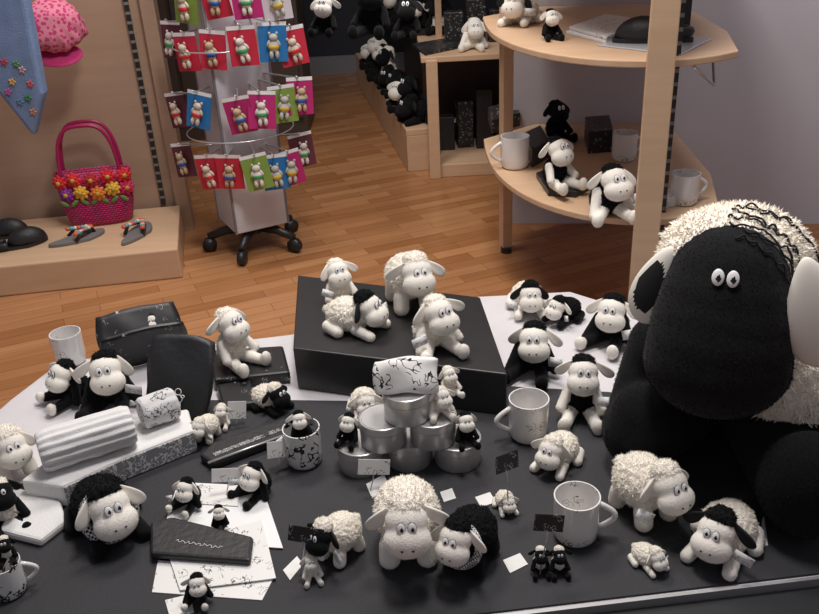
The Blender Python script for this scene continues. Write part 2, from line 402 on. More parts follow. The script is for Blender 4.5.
quad('baseboard_back', (-3.5, 6.2), (3.5, 6.2), 0, .12, mat('grey_base', (.22, .22, .24), .6), th=.03, kind='structure')
wa = P(0, 222, .113); wb = P(176, 206, .113); wd_ = (wb-wa).normalized(); wn = Vector((-wd_.y, wd_.x, 0))*.05
quad('wall_left', wa-wd_*1.2+wn, wb+wn, 0, 2.8, M_pwood, th=.03, kind='structure')
def rail_mat():
    m, nt, b = base('slotted_rail'); tc = N(nt, 'ShaderNodeTexCoord'); sx = N(nt, 'ShaderNodeSeparateXYZ'); nt.links.new(tc.outputs['Object'], sx.inputs[0])
    w = N(nt, 'ShaderNodeMath', operation='MULTIPLY'); w.inputs[1].default_value = 30; nt.links.new(sx.outputs['Z'], w.inputs[0])
    f = N(nt, 'ShaderNodeMath', operation='FRACT'); nt.links.new(w.outputs[0], f.inputs[0])
    l = N(nt, 'ShaderNodeMath', operation='LESS_THAN'); l.inputs[1].default_value = .7; nt.links.new(f.outputs[0], l.inputs[0])
    mx = N(nt, 'ShaderNodeMix', data_type='RGBA'); mx.inputs[6].default_value = (.2, .19, .18, 1); mx.inputs[7].default_value = (.015, .015, .015, 1)
    nt.links.new(l.outputs[0], mx.inputs[0]); nt.links.new(mx.outputs[2], b.inputs['Base Color']); return m
M_rail = rail_mat()
p = P(164, 205, .113)
add('trim_1', box_me(.016, .015, 2.6), M_rail, (p.x, p.y, 1.42), (0, 0, radians(8)), smooth=False, kind='structure')
quad('trim_2', wb+wn, wb+wd_*.05+wn, 0, 2.8, M_pwood, th=.09, kind='structure')
f0 = P(0, 297, 0); f1 = P(183, 278, 0); r1 = P(180, 205, .113); dd_ = (f1-f0).normalized()
bx = [(f0-dd_*.6)[:2], f1[:2], r1[:2], (wa-wd_*1.2)[:2]]
cx = sum(q[0] for q in bx)/4; cy = sum(q[1] for q in bx)/4
o = add('low_podium', prism_me([(a-cx, b-cy) for a, b in bx], 0, .113), M_lwood, (cx, cy, 0), smooth=False, label='low light-wood podium with shoes and a handbag on it', cat='podium'); bev(o, .006)

# display platform + cloth
plat = [P(x, y, ZP) for x, y in [(-130, 520), (10, 398), (60, 360), (290, 333), (478, 295), (570, 290), (700, 330), (1000, 400)]]
pl = [(q.x, q.y) for q in plat] + [(1.3, 1.06), (-.9, .87)]
o = add('display_platform', prism_me(pl, 0, ZP-.004), mat('white_laminate', (.66, .64, .66), .5), (0, 0, 0), smooth=False, label='white laminate window display platform', cat='platform'); bev(o, .004)
cl = [P(x, y, ZP) for x, y in [(-100, 560), (30, 478), (185, 400), (290, 400), (430, 402), (508, 386), (610, 392), (700, 420), (1000, 440)]]
clp = [(q.x, q.y) for q in cl] + [(1.28, 1.065), (-.85, .885)]
add('display_cloth', prism_me(clp, ZP-.004, ZP), mat('charcoal_cloth', (.030, .030, .034), .8, var=.25, scale=5, bump=.3, bscale=150), (0, 0, 0), smooth=False, label='dark charcoal cloth spread over the display platform', cat='cloth')
quad('trim_3', (-1.0, .855), (1.4, 1.062), ZP-.03, ZP+.006, mat('aluminium_edge', (.45, .45, .45), .4, .6), th=.006, kind='structure')
quad('trim_4', (-1.0, .80), (1.4, 1.007), 0, ZP-.01, M_blackpl, th=.1, kind='structure')

# black box on platform
ZB = ZP + .105
tp = [P(298, 275, ZB), P(480, 297, ZB), P(507, 374, ZB), P(293, 348, ZB)]
c = sum(tp, Vector())/4
o = add('black_display_box', prism_me([(q.x-c.x, q.y-c.y) for q in tp], 0, .105), mat('black_box_card', (.020, .019, .020), .4, var=.2), (c.x, c.y, ZP), smooth=False, label='matte black display box carrying white plush sheep', cat='display box'); bev(o, .003)

# ------------------------------------------------------------ right curved shelf unit
unit = empty('corner_shelf_unit', (.344, 2.876, 0), label='light birch corner shelf unit with rounded shelves', cat='shelf unit')
ctrl = [(.294, 2.95), (.286, 2.78), (.292, 2.60), (.325, 2.43), (.385, 2.29), (.47, 2.185), (.57, 2.125), (.68, 2.105), (.78, 2.13), (.86, 2.175)]
out = []
for i in range(len(ctrl)-1):
    p0 = Vector(ctrl[max(0, i-1)]); p1 = Vector(ctrl[i]); p2 = Vector(ctrl[i+1]); p3 = Vector(ctrl[min(len(ctrl)-1, i+2)])
    for k in range(4):
        t = k/4; out.append(tuple(.5*((2*p1)+(-p0+p2)*t+(2*p0-5*p1+4*p2-p3)*t*t+(-p0+3*p1-3*p2+p3)*t**3)))
out += [(.86, 2.175), (.93, 2.45), (.97, 3.03), (.5, 3.11)]
ZS1, ZS2 = .40, .815
for zt in (ZS1, ZS2, 1.23):
    ox = [(a-.344, b-2.876) for a, b in out]
    o = add('shelf', prism_me(ox, zt-.018, zt), M_lwood, (0, 0, 0), parent=unit, smooth=False); bev(o, .003)
o = add('post', box_me(.036, .05, 2.3), M_lwood, (.02, 0, 1.15), (0, 0, radians(10)), parent=unit, smooth=False); bev(o, .003)
o = add('post', box_me(.066, .03, 2.3), M_lwood, (.630-.344, 2.06-2.876, 1.15), (0, 0, radians(-12)), parent=unit, smooth=False); bev(o, .003)
add('foot', lathe_me([(0, 0), (.02, 0), (.02, .02), (0, .02)], 16), M_blackpl, (.02, -.02, 0), parent=unit)
for zt in (ZS1, ZS2):
    add('bracket', tube_me([(.40, -.72, zt-.03), (.52, -.55, zt-.12), (.52, -.5, zt-.02)], .004), M_wire, parent=unit)
add('rail', box_me(.012, .02, 2.3), M_rail, (.70-.344, 2.16-2.876, 1.15), parent=unit, smooth=False)

# middle shelf units deeper in the shop
u2 = empty('display_cabinet', (.15, 3.75, 0), label='light birch cabinet with black merchandise on shelves', cat='cabinet')
for nm, sz, lc in [('post', (.05, .05, .53), (.0, 0, .265)), ('shelf', (.65, .55, .025), (.28, .27, .53)), ('plinth', (.65, .55, .06), (.30, .27, .03))]:
    o = add(nm, box_me(*sz), M_lwood, lc, parent=u2, smooth=False); bev(o, .003)
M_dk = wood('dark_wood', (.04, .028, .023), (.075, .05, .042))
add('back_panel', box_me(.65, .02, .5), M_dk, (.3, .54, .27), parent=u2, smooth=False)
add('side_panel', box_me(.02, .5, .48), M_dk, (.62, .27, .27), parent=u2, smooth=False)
for sx in (.06, .56):
    o = add('post', box_me(.03, .03, 1.1), M_lwood, (sx, .5, 1.08), parent=u2, smooth=False)
o = add('shelf', box_me(.65, .4, .02), M_lwood, (.3, .34, 1.0), parent=u2, smooth=False)
g0 = P(408, 172, 0); g1 = P(366, 98, 0); gd = (g1-g0); gl = gd.length; gd.normalize()
ga = math.atan2(gd.y, gd.x)-pi/2
u3 = empty('low_bench', g0, (0, 0, ga), label='low light-wood bench running back, piled with plush', cat='bench')
BW_ = .14
for nm, sz, lc in [('top', (BW_, 2.0, .03), (BW_/2, 1.0, .185)), ('front_board', (.02, 2.0, .17), (.01, 1.0, .085)), ('end_board', (BW_, .02, .17), (BW_/2, .01, .085))]:
    o = add(nm, box_me(*sz), M_lwood, lc, parent=u3, smooth=False); bev(o, .003)
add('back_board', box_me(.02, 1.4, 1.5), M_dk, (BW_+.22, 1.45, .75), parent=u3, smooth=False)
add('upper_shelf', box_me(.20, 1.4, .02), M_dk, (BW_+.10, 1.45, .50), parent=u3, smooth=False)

# ------------------------------------------------------------ mugs
mug_prof = [(0, 0), (.030, 0), (.036, .003), (.040, .010), (.042, .03), (.0425, .093), (.0425, .096), (.040, .096), (.0395, .02), (.030, .010), (0, .009)]
MUG = lathe_me(mug_prof, 48, 'mug')
ha = [(.041+.030*sin(pi*i/12), 0, .078-.056*i/12) for i in range(13)]
HAN = tube_me(ha, .0055, 10, name='handle'); HAN.materials.append(M_cerw)
def mug(x0, y0, x1, y1, yaw=0, z=ZP, mt=M_cer, label='white mug with black line drawings'):
    me = MUG.copy(); me.materials.append(mt)
    pts = [v.co.copy() for v in me.vertices]
    loc, sc = fit(pts, z, (x0, y0, x1, y1))
    o = add('mug', me, None, loc, (0, 0, radians(yaw)), sc, label=label, cat='mug', group='printed mugs', smooth=None)
    add('handle', HAN, None, (0, 0, 0), parent=o)
    return o
mug(552, 482, 602, 547, -5, label='white mug with black line drawings on the dark cloth')
mug(508, 388, 550, 444, 190, label='white printed mug beside the pyramid of tins')
mug(49, 325, 86, 368, 150, label='white printed mug near the back of the platform')
mug(283, 415, 321, 472, 195, mt=M_cerd, label='black-patterned white mug with a toy sheep peeking out')
mug(-16, 548, 26, 604, 20, mt=M_cerd, label='dark patterned mug at the platform corner')
mug(501, 131, 529, 171, 185, ZS1, mt=M_cerw, label='plain white mug on the curved shelf')
mug(671, 167, 700, 208, 10, ZS1, mt=M_cer, label='white printed mug at the shelf end')
mug(612, 128, 638, 163, 20, ZS1, mt=M_cer, label='white mug at the back of the curved shelf')

# ------------------------------------------------------------ tins
def tin(loc, r=.045, h=.056, label='round brushed metal tin with lid'):
    o = add('metal_tin', lathe_me([(0, 0), (r*.97, 0), (r, .002), (r, h*.66), (r*.97, h*.665), (r*.97, h*.69), (0, h*.69)], 56), M_metal, loc, label=label, cat='tin', group='pyramid of metal tins', smooth=None)
    add('lid', lathe_me([(0, h-.0015), (r*.90, h-.0015), (r*.93, h-.003), (r*.96, h-.003), (r*.99, h), (r*1.03, h-.001), (r*1.035, h-.004), (r*1.035, h*.695), (0, h*.695)], 56), M_metal, (0, 0, 0), parent=o, smooth=None)
    return o
tc0 = P(410, 462, ZP)
H = .056
for dx in (-.0945, 0, .0945): tin(tc0 + Vector((dx, .01*(dx == 0), 0)))
for dx in (-.048, .048): tin(tc0 + Vector((dx, .0, H)))
tin(tc0 + Vector((0, 0, 2*H)), .044, .06, 'round metal tin on top of the pyramid')
tt = tc0 + Vector((0, 0, 2*H+.06))
o = add('folded_tea_towel', soft_box(.118, .05, .064, 14, .010, 24, .5), M_cloth, tt + Vector((.0, -.012, .0)), (radians(-28), radians(5), radians(8)), label='folded white cotton cloth with bold black print on a tin', cat='cloth')

# ------------------------------------------------------------ sheep on platform
on = 'on the display cloth'
L = [
 (66, 472, 150, 562, 'lie', 35, 'BW', ZP, on, dict(scarf=True)),
 (164, 478, 203, 518, 'slump', -20, 'BF', ZP+.007, 'among paper sheets', dict(tag=-1)),
 (228, 460, 271, 512, 'slump', -35, 'BW', ZP, 'beside papers', dict(tag=-1)),
 (307, 508, 363, 572, 'stand', -40, 'WBW', ZP, on, dict(tag=True)),
 (373, 472, 438, 574, 'stand', 0, 'W', ZP, on, dict()),
 (437, 502, 499, 582, 'stand', -30, 'BW', ZP, on, dict(scarf=True)),
 (531, 430, 583, 482, 'lie', -35, 'W', ZP, 'beside a mug', dict()),
 (614, 445, 690, 538, 'stand', 25, 'W', ZP, 'before the giant sheep', dict(tag=-1)),
 (682, 498, 763, 582, 'lie', -40, 'WK', ZP, on, dict(tag=1)),
 (630, 540, 667, 581, 'lie', 30, 'W', ZP, on, dict(tag=1)),
 (251, 380, 292, 420, 'lie', 50, 'WB', ZP, 'beside a black pouch', dict()),
 (190, 412, 220, 446, 'stand', -20, 'W', ZP, 'beside a towel', dict(tag=1)),
 (325, 258, 364, 314, 'sit', 20, 'W', ZB, 'on the black box', dict(tag=-1)),
 (325, 288, 388, 344, 'lie', 60, 'WK', ZB, 'on the black box', dict(tag=1)),
 (384, 249, 434, 318, 'stand', 15, 'W', ZB, 'on the black box', dict()),
 (411, 296, 471, 364, 'slump', 25, 'W', ZB, 'at the black box edge', dict(tag=-1)),
 (507, 279, 546, 322, 'lie', 0, 'WK', ZP, 'on the white board', dict(tag=-1)),
 (545, 292, 581, 332, 'lie', -50, 'BW', ZP, 'on the white board', dict(tag=1)),
 (578, 289, 631, 364, 'slump', -30, 'BF', ZP, 'on the white board', dict(tag=1)),
 (500, 320, 559, 392, 'slump', -15, 'BW', ZP, 'on the white board', dict(tag=1)),
 (554, 356, 608, 432, 'sit', -10, 'BWW', ZP, 'on the white board', dict(tag=1)),
 (38, 356, 88, 418, 'slump', -40, 'BF', ZP, 'on the white board', dict()),
 (78, 346, 139, 428, 'slump', 10, 'BW', ZP, 'behind rolled towels', dict(tag=True)),
 (-24, 425, 42, 485, 'stand', 40, 'W', ZP, 'beside the towels', dict()),
 (-14, 478, 34, 540, 'sit', 30, 'WB', ZP, 'beside the towels', dict()),
 (333, 413, 359, 450, 'sit', -20, 'BW', ZP+H, 'on a metal tin', dict()),
 (346, 388, 383, 424, 'lie', 10, 'W', ZP+H, 'behind the tins', dict()),
 (454, 412, 482, 450, 'sit', 10, 'BW', ZP+H, 'on a metal tin', dict()),
 (428, 386, 456, 424, 'slump', 20, 'W', ZP+2*H, 'on a metal tin', dict()),
 (440, 366, 466, 400, 'sit', 20, 'W', ZP+2*H, 'behind the tins', dict()),
 (214, 308, 272, 376, 'sit', 50, 'W', ZP+.028, 'on a black wallet', dict()),
 (140, 311, 168, 338, 'stand', 10, 'BW', ZP, 'behind a black wallet', dict()),
 (210, 405, 232, 430, 'sit', -10, 'W', ZP, 'beside a towel', dict()),
]
for r in L:
    sheep(*r[:7], z=r[7], where=r[8], **r[9])
MIN = [(209, 507, 231, 531, 'sit', 10, 'BF', 'on paper sheets'), (181, 572, 213, 612, 'slump', 10, 'BF', 'on paper sheets'), (300, 555, 326, 585, 'sit', 10, 'W', 'holding a card clip'),
       (492, 490, 519, 518, 'lie', 10, 'W', 'holding a card clip'), (530, 546, 552, 580, 'sit', 0, 'WB', 'holding a card clip'), (549, 546, 572, 580, 'sit', 0, 'WB', 'beside its twin'),
       (-6, 538, 20, 566, 'sit', 20, 'WB', 'inside a patterned mug')]
for r in MIN: sheep(*r[:7], z=ZP + (.06 if r[0] < 0 else (.0066 if 'paper' in r[7] else 0)), where=r[7], name='sheep_figurine', group='miniature sheep figurines')
SG = 'plush sheep on the shop shelves'
for r in [(540, 138, 590, 192, 'sit', 30, 'BWW', ZS1+.018), (589, 164, 640, 226, 'slump', 10, 'BWW', ZS1), (543, 102, 580, 142, 'sit', 20, 'BB', ZS1), (500, -14, 541, 30, 'lie', -30, 'WK', ZS2), (540, 10, 566, 40, 'sit', 10, 'BW', ZS2),
          (424, -4, 452, 34, 'sit', -10, 'WB', .5425), (458, 18, 488, 52, 'slump', 0, 'W', .5425), (446, 108, 484, 146, 'lie', -40, 'BB', .06)]:
    sheep(*r[:7], z=r[7], where='on a shop shelf', group=SG, tag=(r[0] in (589, 500)))
rr_ = random.Random(5)
M3 = Matrix.Translation(g0) @ Matrix.Rotation(ga, 4, 'Z')
for i in range(9):
    yy = .12+.19*i; s = rr_.uniform(.15, .19)
    for tier, zz in ((0, .20), (1, .51)):
        if tier and (i < 4 or i > 8): continue
        sch = rr_.choice(['BB', 'BW', 'BB', 'WB', 'BB']); pose = rr_.choice(['sit', 'slump', 'lie'])
        pos = M3 @ Vector((.08 if tier == 0 else BW_+.10, yy, zz)); me = sheep_mesh(pose, sch)
        o = add('plush_sheep', me, None, pos, (0, 0, ga-radians(rr_.uniform(40, 80))), s, label=DESC[sch]+' on the low bench', cat='toy sheep', group='plush sheep on the long bench')
        for e in POSES[pose]['eyes']: add('eye', EYE, None, e, (radians(-18), 0, 0), .8, o)
        for k_, e in enumerate(POSES[pose]['ears']): add('ear', EARB if sch in ('BB', 'WB') else EARW, None, e, (radians(-8), radians(48-96*k_), 0), 1.1, o)
sheep(289, 412, 315, 444, 'sit', 10, 'BW', z=ZP+.05, where='inside a patterned mug')
for (x0, y0, x1, y1, sch, zz) in [(308, -6, 336, 38, 'BW', 1.0), (345, -20, 392, 36, 'BB', .92), (392, -5, 420, 42, 'BB', .80)]:
    o, s = sheep(x0, y0, x1, y1, 'sit', -15, sch, z=zz, where='hanging in the shop', group='hanging plush sheep')
    add('cord', tube_me([(0, 0, .95), (0, 0, (2.75-zz)/s)], .01, 6), M_black, parent=o)

# ------------------------------------------------------------ giant sheep
big = add('plush_sheep', sheep_mesh('big', 'BIG'), None, (.566, 1.345, ZP), (0, 0, radians(-25)), .90,
          label='giant plush sheep with black face, white fleece and dangling ears', cat='toy sheep', group='plush sheep in the shop window')
def bigear(name, loc, rot, front, back, r=(.05, .022, .10), rim=.62):
    me = ell_me(r, sub=4, fn=lambda p: Vector((p.x*(1-.4*p.z/.1), p.y, p.z)))
    me.materials.append(front); me.materials.append(back)
    for f in me.polygons:
        rad = (f.center.x/(r[0]*(1-.4*f.center.z/.1)))**2 + (f.center.z/r[2])**2
        f.material_index = 1 if (f.center.y > -.002 or rad > rim) else 0
    for v in me.vertices: v.co.z -= .09
    return add(name, me, None, loc, rot, parent=big)
bigear('ear', (.128, -.105, .505), (radians(-10), radians(-16), radians(14)), M_white, M_white, (.052, .024, .105))
bigear('ear', (-.105, -.07, .495), (radians(-6), radians(17), radians(-30)), M_black, M_white, (.042, .02, .090), .42)
add('eye', EYE, None, (-.0125, -.168, .489), (radians(-22), 0, 0), .20, big)
add('eye', EYE, None, (.0125, -.168, .489), (radians(-22), 0, 0), .20, big)
# loose wavy black yarn strands draped over the crown, following the head surface
bpy.context.view_layer.update()
dg = bpy.context.evaluated_depsgraph_get(); be = big.evaluated_get(dg)
hr = random.Random(11)
for k in range(7):
    x0_ = hr.uniform(-.02, .03); y0_ = -.10+.024*k; ph = hr.uniform(0, 6); fq = hr.uniform(.55, .85); L_ = hr.uniform(.12, .165); dip = hr.uniform(-.035, .03)
    pts = []
    for i in range(48):
        t = i/47; x = x0_ + L_*t; y = y0_ + dip*t + .006*sin(i*fq+ph) + .003*sin(i*.23+ph*2)
        ok, hp, hn, _ = be.ray_cast(Vector((x, y, .9)), Vector((0, 0, -1)))
        if ok and hp.z > .36: pts.append(hp + hn*(.005+.002*sin(i*fq*1.3+ph)))
    sm = []
    for i in range(len(pts)):
        a_ = pts[max(0, i-1):i+2]; sm.append(sum(a_, Vector())/len(a_))
    if len(sm) > 6: add('hair_strand', tube_me(sm, .0021, 6), M_black, parent=big)

# ------------------------------------------------------------ cards, papers, pouches, towels
def cardslab(name, pix, mt, label, cat, z=ZP, th=.002, group=None): return slab(name, pix, z, th, mt, bevel=0, label=label, cat=cat, group=group)
cardslab('paper_sheet', [(158, 560), (275, 575), (262, 600), (152, 592)], M_doodw, 'white printed sheet under the other papers', 'paper')
cardslab('paper_sheet', [(178, 482), (262, 486), (283, 548), (160, 540)], M_card, 'plain white paper sheet', 'paper', ZP+.0022)
cardslab('paper_sheet', [(165, 545), (262, 520), (276, 578), (180, 590)], M_doodw, 'white printed notepaper with small drawings', 'paper', ZP+.0044)
cardslab('paper_sheet', [(196, 484), (240, 486), (238, 506), (192, 503)], M_doodw, 'small white printed note sheet', 'paper', ZP+.0044)
M_let = doodle('band_print', (.02, .02, .02), (.55, .55, .55), 200, .05, .5, .7)
pc = slab('pencil_case', [(150, 522), (172, 516), (253, 536), (250, 560), (150, 553)], ZP+.0068, .014, M_leather, bevel=.005, label='flat black fabric pencil case with small print', cat='pencil case')
# thin handwritten-looking strokes of the case's print
zq = ZP+.0208; a_ = P(176, 541, zq)-pc.location; b_ = P(222, 548, zq)-pc.location; stroke = []
for i in range(60):
    t = i/59; q = a_.lerp(b_, t); stroke.append(q + Vector((.0012*sin(i*1.3), .0028*sin(i*.9)+.001*sin(i*.37), .0008)))
add('printed_line', tube_me(stroke, .0005, 5), M_card, parent=pc)
for pix in [[(475, 497), (490, 492), (496, 502), (481, 507)], [(503, 560), (520, 553), (528, 564), (510, 573)], [(283, 570), (297, 556), (303, 564), (290, 580)],
            [(165, 600), (190, 594), (194, 612), (170, 618)], [(366, 484), (384, 474), (390, 488), (372, 498)], [(440, 492), (452, 488), (456, 498), (444, 502)], [(762, 520), (764, 516), (768, 545), (760, 546)]]:
    cardslab('price_tag', pix, M_doodw, 'small white price tag lying on the cloth', 'price tag', group='white price tags')
def stand_card(cx_, cy_, w, h, base_, mt, label, rz=0):
    b = P(base_[0], base_[1], ZP); Y = b.y; c = PY(cx_, cy_, Y); s = mm(1, c)
    o = add('sign_card', box_me(w*s, .0015, h*s), mt, c, (radians(-15), radians(8), radians(rz)), smooth=False, label=label, cat='sign card', group='small sign cards')
    add('wire_clip', tube_me([(0, .002, -h*s/2+.004), (0, .002, -h*s/2-.01), (-.004, .002, -(c.z-ZP)*.95)], .0012, 6), M_wire, (0, 0, 0), parent=o)
stand_card(306, 535, 36, 17, (312, 572), M_doodb, 'small black sign card on a wire clip', -8)
stand_card(507, 462, 30, 18, (505, 508), M_doodb, 'small black sign card on a wire clip', 35)
stand_card(549, 523, 30, 18, (549, 568), M_doodb, 'small black sign card on a wire clip')
stand_card(374, 467, 32, 16, (374, 488), M_doodw, 'small white label card standing before the tins', 5)
stand_card(279, 449, 24, 17, (280, 470), M_doodw, 'small white label card by the mug', 20)
stand_card(228, 475, 32, 14, (230, 494), M_doodw, 'small white label card by the papers', 10)
stand_card(237, 410, 18, 18, (238, 424), M_doodw, 'small white label card by the pencil case', 10)

pc = slab('pencil_case', [(199, 454), (212, 442), (286, 416), (294, 424), (288, 434), (212, 463)], ZP, .020, M_leather, bevel=.006, label='slim black pencil case with pale edge strip', cat='pencil case')
a_ = P(214, 455, ZP+.020)-pc.location; b_ = P(284, 428, ZP+.020)-pc.location
add('printed_band', box_me((b_-a_).length, .012, .0008), M_let, ((a_+b_)/2)+Vector((0, 0, .0006)), (0, 0, math.atan2(b_.y-a_.y, b_.x-a_.x)), parent=pc, smooth=False)
a_ = P(203, 458, ZP+.020)-pc.location; b_ = P(288, 418, ZP+.020)-pc.location; a_ = P(208, 463, ZP+.02)-pc.location; b_ = P(288, 434, ZP+.02)-pc.location
add('edge_strip', tube_me([a_, b_], .0025, 8), M_metal, parent=pc)
slab('wallet', [(206, 350), (283, 345), (290, 372), (214, 380)], ZP, .028, M_wprint, bevel=.006, label='black leatherette wallet under a sitting white sheep', cat='wallet')
slab('wallet', [(216, 384), (250, 378), (258, 402), (222, 406)], ZP, .02, M_wprint, bevel=.006, label='black leatherette wallet in front of another', cat='wallet')
b = P(176, 418, ZP); s = mm(1, b)
o = add('gift_bag', soft_box(66*s, .034, 82*s, 14, .010, 14, .6), M_leather, b, (radians(-30), radians(3), radians(-12)), label='soft black bag leaning back with small printed figure', cat='bag')
fp = []
for (mx_, mz_, rx_, rz_) in [(.012, .044, .011, .009), (.012, .059, .007, .007), (.001, .050, .004, .003), (.006, .030, .003, .007), (.017, .030, .003, .007), (.023, .05, .004, .003)]:
    fp.append((tube_me([(mx_+rx_*cos(2*pi*i/16), 0, mz_+rz_*sin(2*pi*i/16)) for i in range(16)], .0009, 5, True), Matrix.Identity(4)))
add('printed_figure', merge(fp), M_card, (-.004, -.0215, .0), (0, 0, 0), parent=o)
b = P(148, 362, ZP); s = mm(1, b)
o = empty('open_wallet', b, (0, 0, radians(22)), label='black wallet lying open and tilted', cat='wallet')
for sg in (-1, 1):
    q = add('cover', soft_box(84*s, .008, 50*s, 10, .004, 20, .2), M_wprint, (0, .022*sg+.02, 0), (radians(-30*sg-8), 0, 0), parent=o)
def rib_roll(name, a, b, r, z, mt, label, ribs=True, rim=None):
    A = P(a[0], a[1], z+r); B = P(b[0], b[1], z+r); A.z = B.z = z+r; Lg = (B-A).length
    bm = bmesh.new(); seg = 96; nl = 30; rings = []
    for i in range(nl+1):
        x = -Lg/2 + Lg*i/nl; e_ = .9+.1*min(1, i/2, (nl-i)/2)
        ring = []
        for k in range(seg):
            rr = (r - (.0034*(1 if (k//3) % 2 else 0) if ribs else .0006*sin(k*.4)) + .002*noise.noise(Vector((x*30, k*.2, 0))))*e_
            ring.append(bm.verts.new((x, rr*cos(2*pi*k/seg), rr*sin(2*pi*k/seg))))
        rings.append(ring)
    for u, v in zip(rings, rings[1:]):
        for k in range(seg): bm.faces.new((u[k], u[(k+1) % seg], v[(k+1) % seg], v[k]))
    for rr, sg in ((rings[0], -1), (rings[-1], 1)):
        prev = rr
        for j, (f, dx) in enumerate([(.9, .002), (.75, -.005), (.6, .001), (.45, -.005), (.3, .001), (.1, -.004)]):
            cur = [bm.verts.new((rr[k].co.x + sg*dx, rr[k].co.y*f, rr[k].co.z*f)) for k in range(seg)]
            for k in range(seg): bm.faces.new((prev[k], prev[(k+1) % seg], cur[(k+1) % seg], cur[k]))
            prev = cur
        bm.faces.new(prev)
    c = (A+B)/2
    return add(name, bmm('roll', bm), mt, c, (0, 0, math.atan2(B.y-A.y, B.x-A.x)), label=label, cat='towel', group='rolled and folded towels')
M_band = doodle('towel_border', (.66, .65, .65), (.10, .10, .11), 60, .035, .95, .5)
M_bandg = doodle('towel_border_grey', (.26, .26, .27), (.72, .72, .72), 60, .05, .95, .6)
ZT = ZP+.052
TG = 'rolled and folded towels'
tb = [(20, 480), (60, 450), (108, 424), (188, 408), (194, 430), (122, 458), (62, 486)]
o = slab('folded_towel', tb, ZP, .052, M_towel, bevel=.006, label='white boxed towel with grey sheep border', cat='towel', group=TG)
for (pa, pb) in [((122, 458), (194, 430)), ((62, 486), (122, 458))]:
    a_ = P(*pa, ZT); b_ = P(*pb, ZT); q = (a_+b_)/2 - o.location; dr = (b_-a_).normalized(); nn = Vector((dr.y, -dr.x, 0))
    add('printed_border', box_me((b_-a_).length*.98, .0015, .044), M_bandg, Vector((q.x, q.y, .025))+nn*.001, (0, 0, math.atan2(dr.y, dr.x)), parent=o, smooth=False)
rib_roll('rolled_towel', (40, 452), (132, 424), .041, ZT, M_towel, 'thick white ribbed towel rolled up')
rib_roll('rolled_towel', (141, 414), (175, 402), .033, ZT, M_band, 'rolled white towel with grey printed border', ribs=False)
slab('folded_towel', [(-30, 500), (10, 484), (60, 500), (66, 520), (40, 540), (0, 530)], ZP, .018, M_towel, bevel=.006, label='thin white towel lying on the cloth', cat='towel', group=TG)

# shelf goods
slab('gift_box', [(488, 120), (516, 112), (520, 126), (492, 134)], ZS1, .05, M_doodb, zpix=ZS1, label='black gift box on the curved shelf', cat='box')
slab('gift_box', [(536, 178), (552, 172), (590, 190), (576, 198), (548, 196)], ZS1, .018, M_doodb, zpix=ZS1, label='black printed box under a plush sheep', cat='box')
slab('gift_box', [(584, 138), (608, 136), (612, 152), (588, 154)], ZS1, .075, M_doodb, zpix=ZS1, label='black box at the back of the curved shelf', cat='box')
slab('gift_box', [(524, 150), (540, 142), (549, 158), (532, 168)], ZS1, .06, M_leather, zpix=ZS1, label='black box behind a sitting plush', cat='box')
slab('gift_box', [(640, 198), (662, 192), (676, 206), (650, 212)], ZS1, .03, M_doodw, zpix=ZS1, label='white printed box behind the shelf post', cat='box')
for i in range(2):
    slab('book', [(566+3*i, 34-i), (606, 20), (644, 26), (606, 44)], ZS2+.010*i, .009, M_card if i != 1 else M_doodw, zpix=ZS2, label='white booklet in a stack on the shelf', cat='book', group='booklets on the shelf')
slab('display_tray', [(596, 46), (640, 30), (712, 40), (680, 56)], ZS2, .004, mat('clear_tray', (.5, .5, .52), .1), zpix=ZS2, label='thin clear tray under a black slipper', cat='tray')
b = P(652, 43, ZS2)
def sole_pts(L_=.24, W=.085, n=28):
    pts = []
    for i in range(n):
        a = 2*pi*i/n; y = -L_/2*cos(a); w = W/2*(1-.28*(1-math.exp(-((y)/.07)**2)) if y > -.02 else 1) * (1 if y < 0 else .82)
        pts.append((w*sin(a) + .006*cos(2*a), y))
    return pts
o = add('slipper', prism_me(sole_pts(.21, .08), 0, .012), M_blackpl, (b.x, b.y, ZS2+.004), (0, 0, radians(-105)), smooth=False, label='black slipper on a clear tray', cat='shoe')
add('upper', ell_me((.038, .075, .055), sub=3, fn=lambda p: Vector((p.x, p.y-.025, max(0, p.z)+.012))), M_leather, parent=o)
add('heel_counter', tube_me([(.03*cos(pi*i/10), .045+.048*sin(pi*i/10), .026) for i in range(11)], .014, 8), M_leather, parent=o)
o = slab('gift_bag', [(655, 22), (684, 18), (690, 26), (660, 30)], ZS2, .12, M_leather, zpix=ZS2, label='dark upright gift bag on the shelf', cat='bag')
slab('notebook', [(412, 46), (450, 40), (462, 48), (425, 56)], .5425, .012, M_doodb, zpix=.5425, label='black printed notebook on the cabinet', cat='notebook')
for i in range(6):
    q = Vector((.22+.09*i, 4.0+.03*(i % 2), .06)); o = add('gift_box', box_me(.075, .07, .16+.06*(i % 3), (0, 0, .08+.03*(i % 3))), M_doodb if i % 2 else M_leather, q, (0, 0, .1*(i % 2)), smooth=False, label='black printed gift box inside the cabinet', cat='box', group='boxes in the cabinet'); bev(o)
for i in range(4):
    q = Vector((.27+.10*i, 4.05, .5425)); o = add('gift_box', box_me(.085, .07, .14+.05*(i % 2), (0, 0, .07+.025*(i % 2))), M_doodb, q, smooth=False, label='black printed gift box on the cabinet top', cat='box', group='boxes on the cabinet'); bev(o)

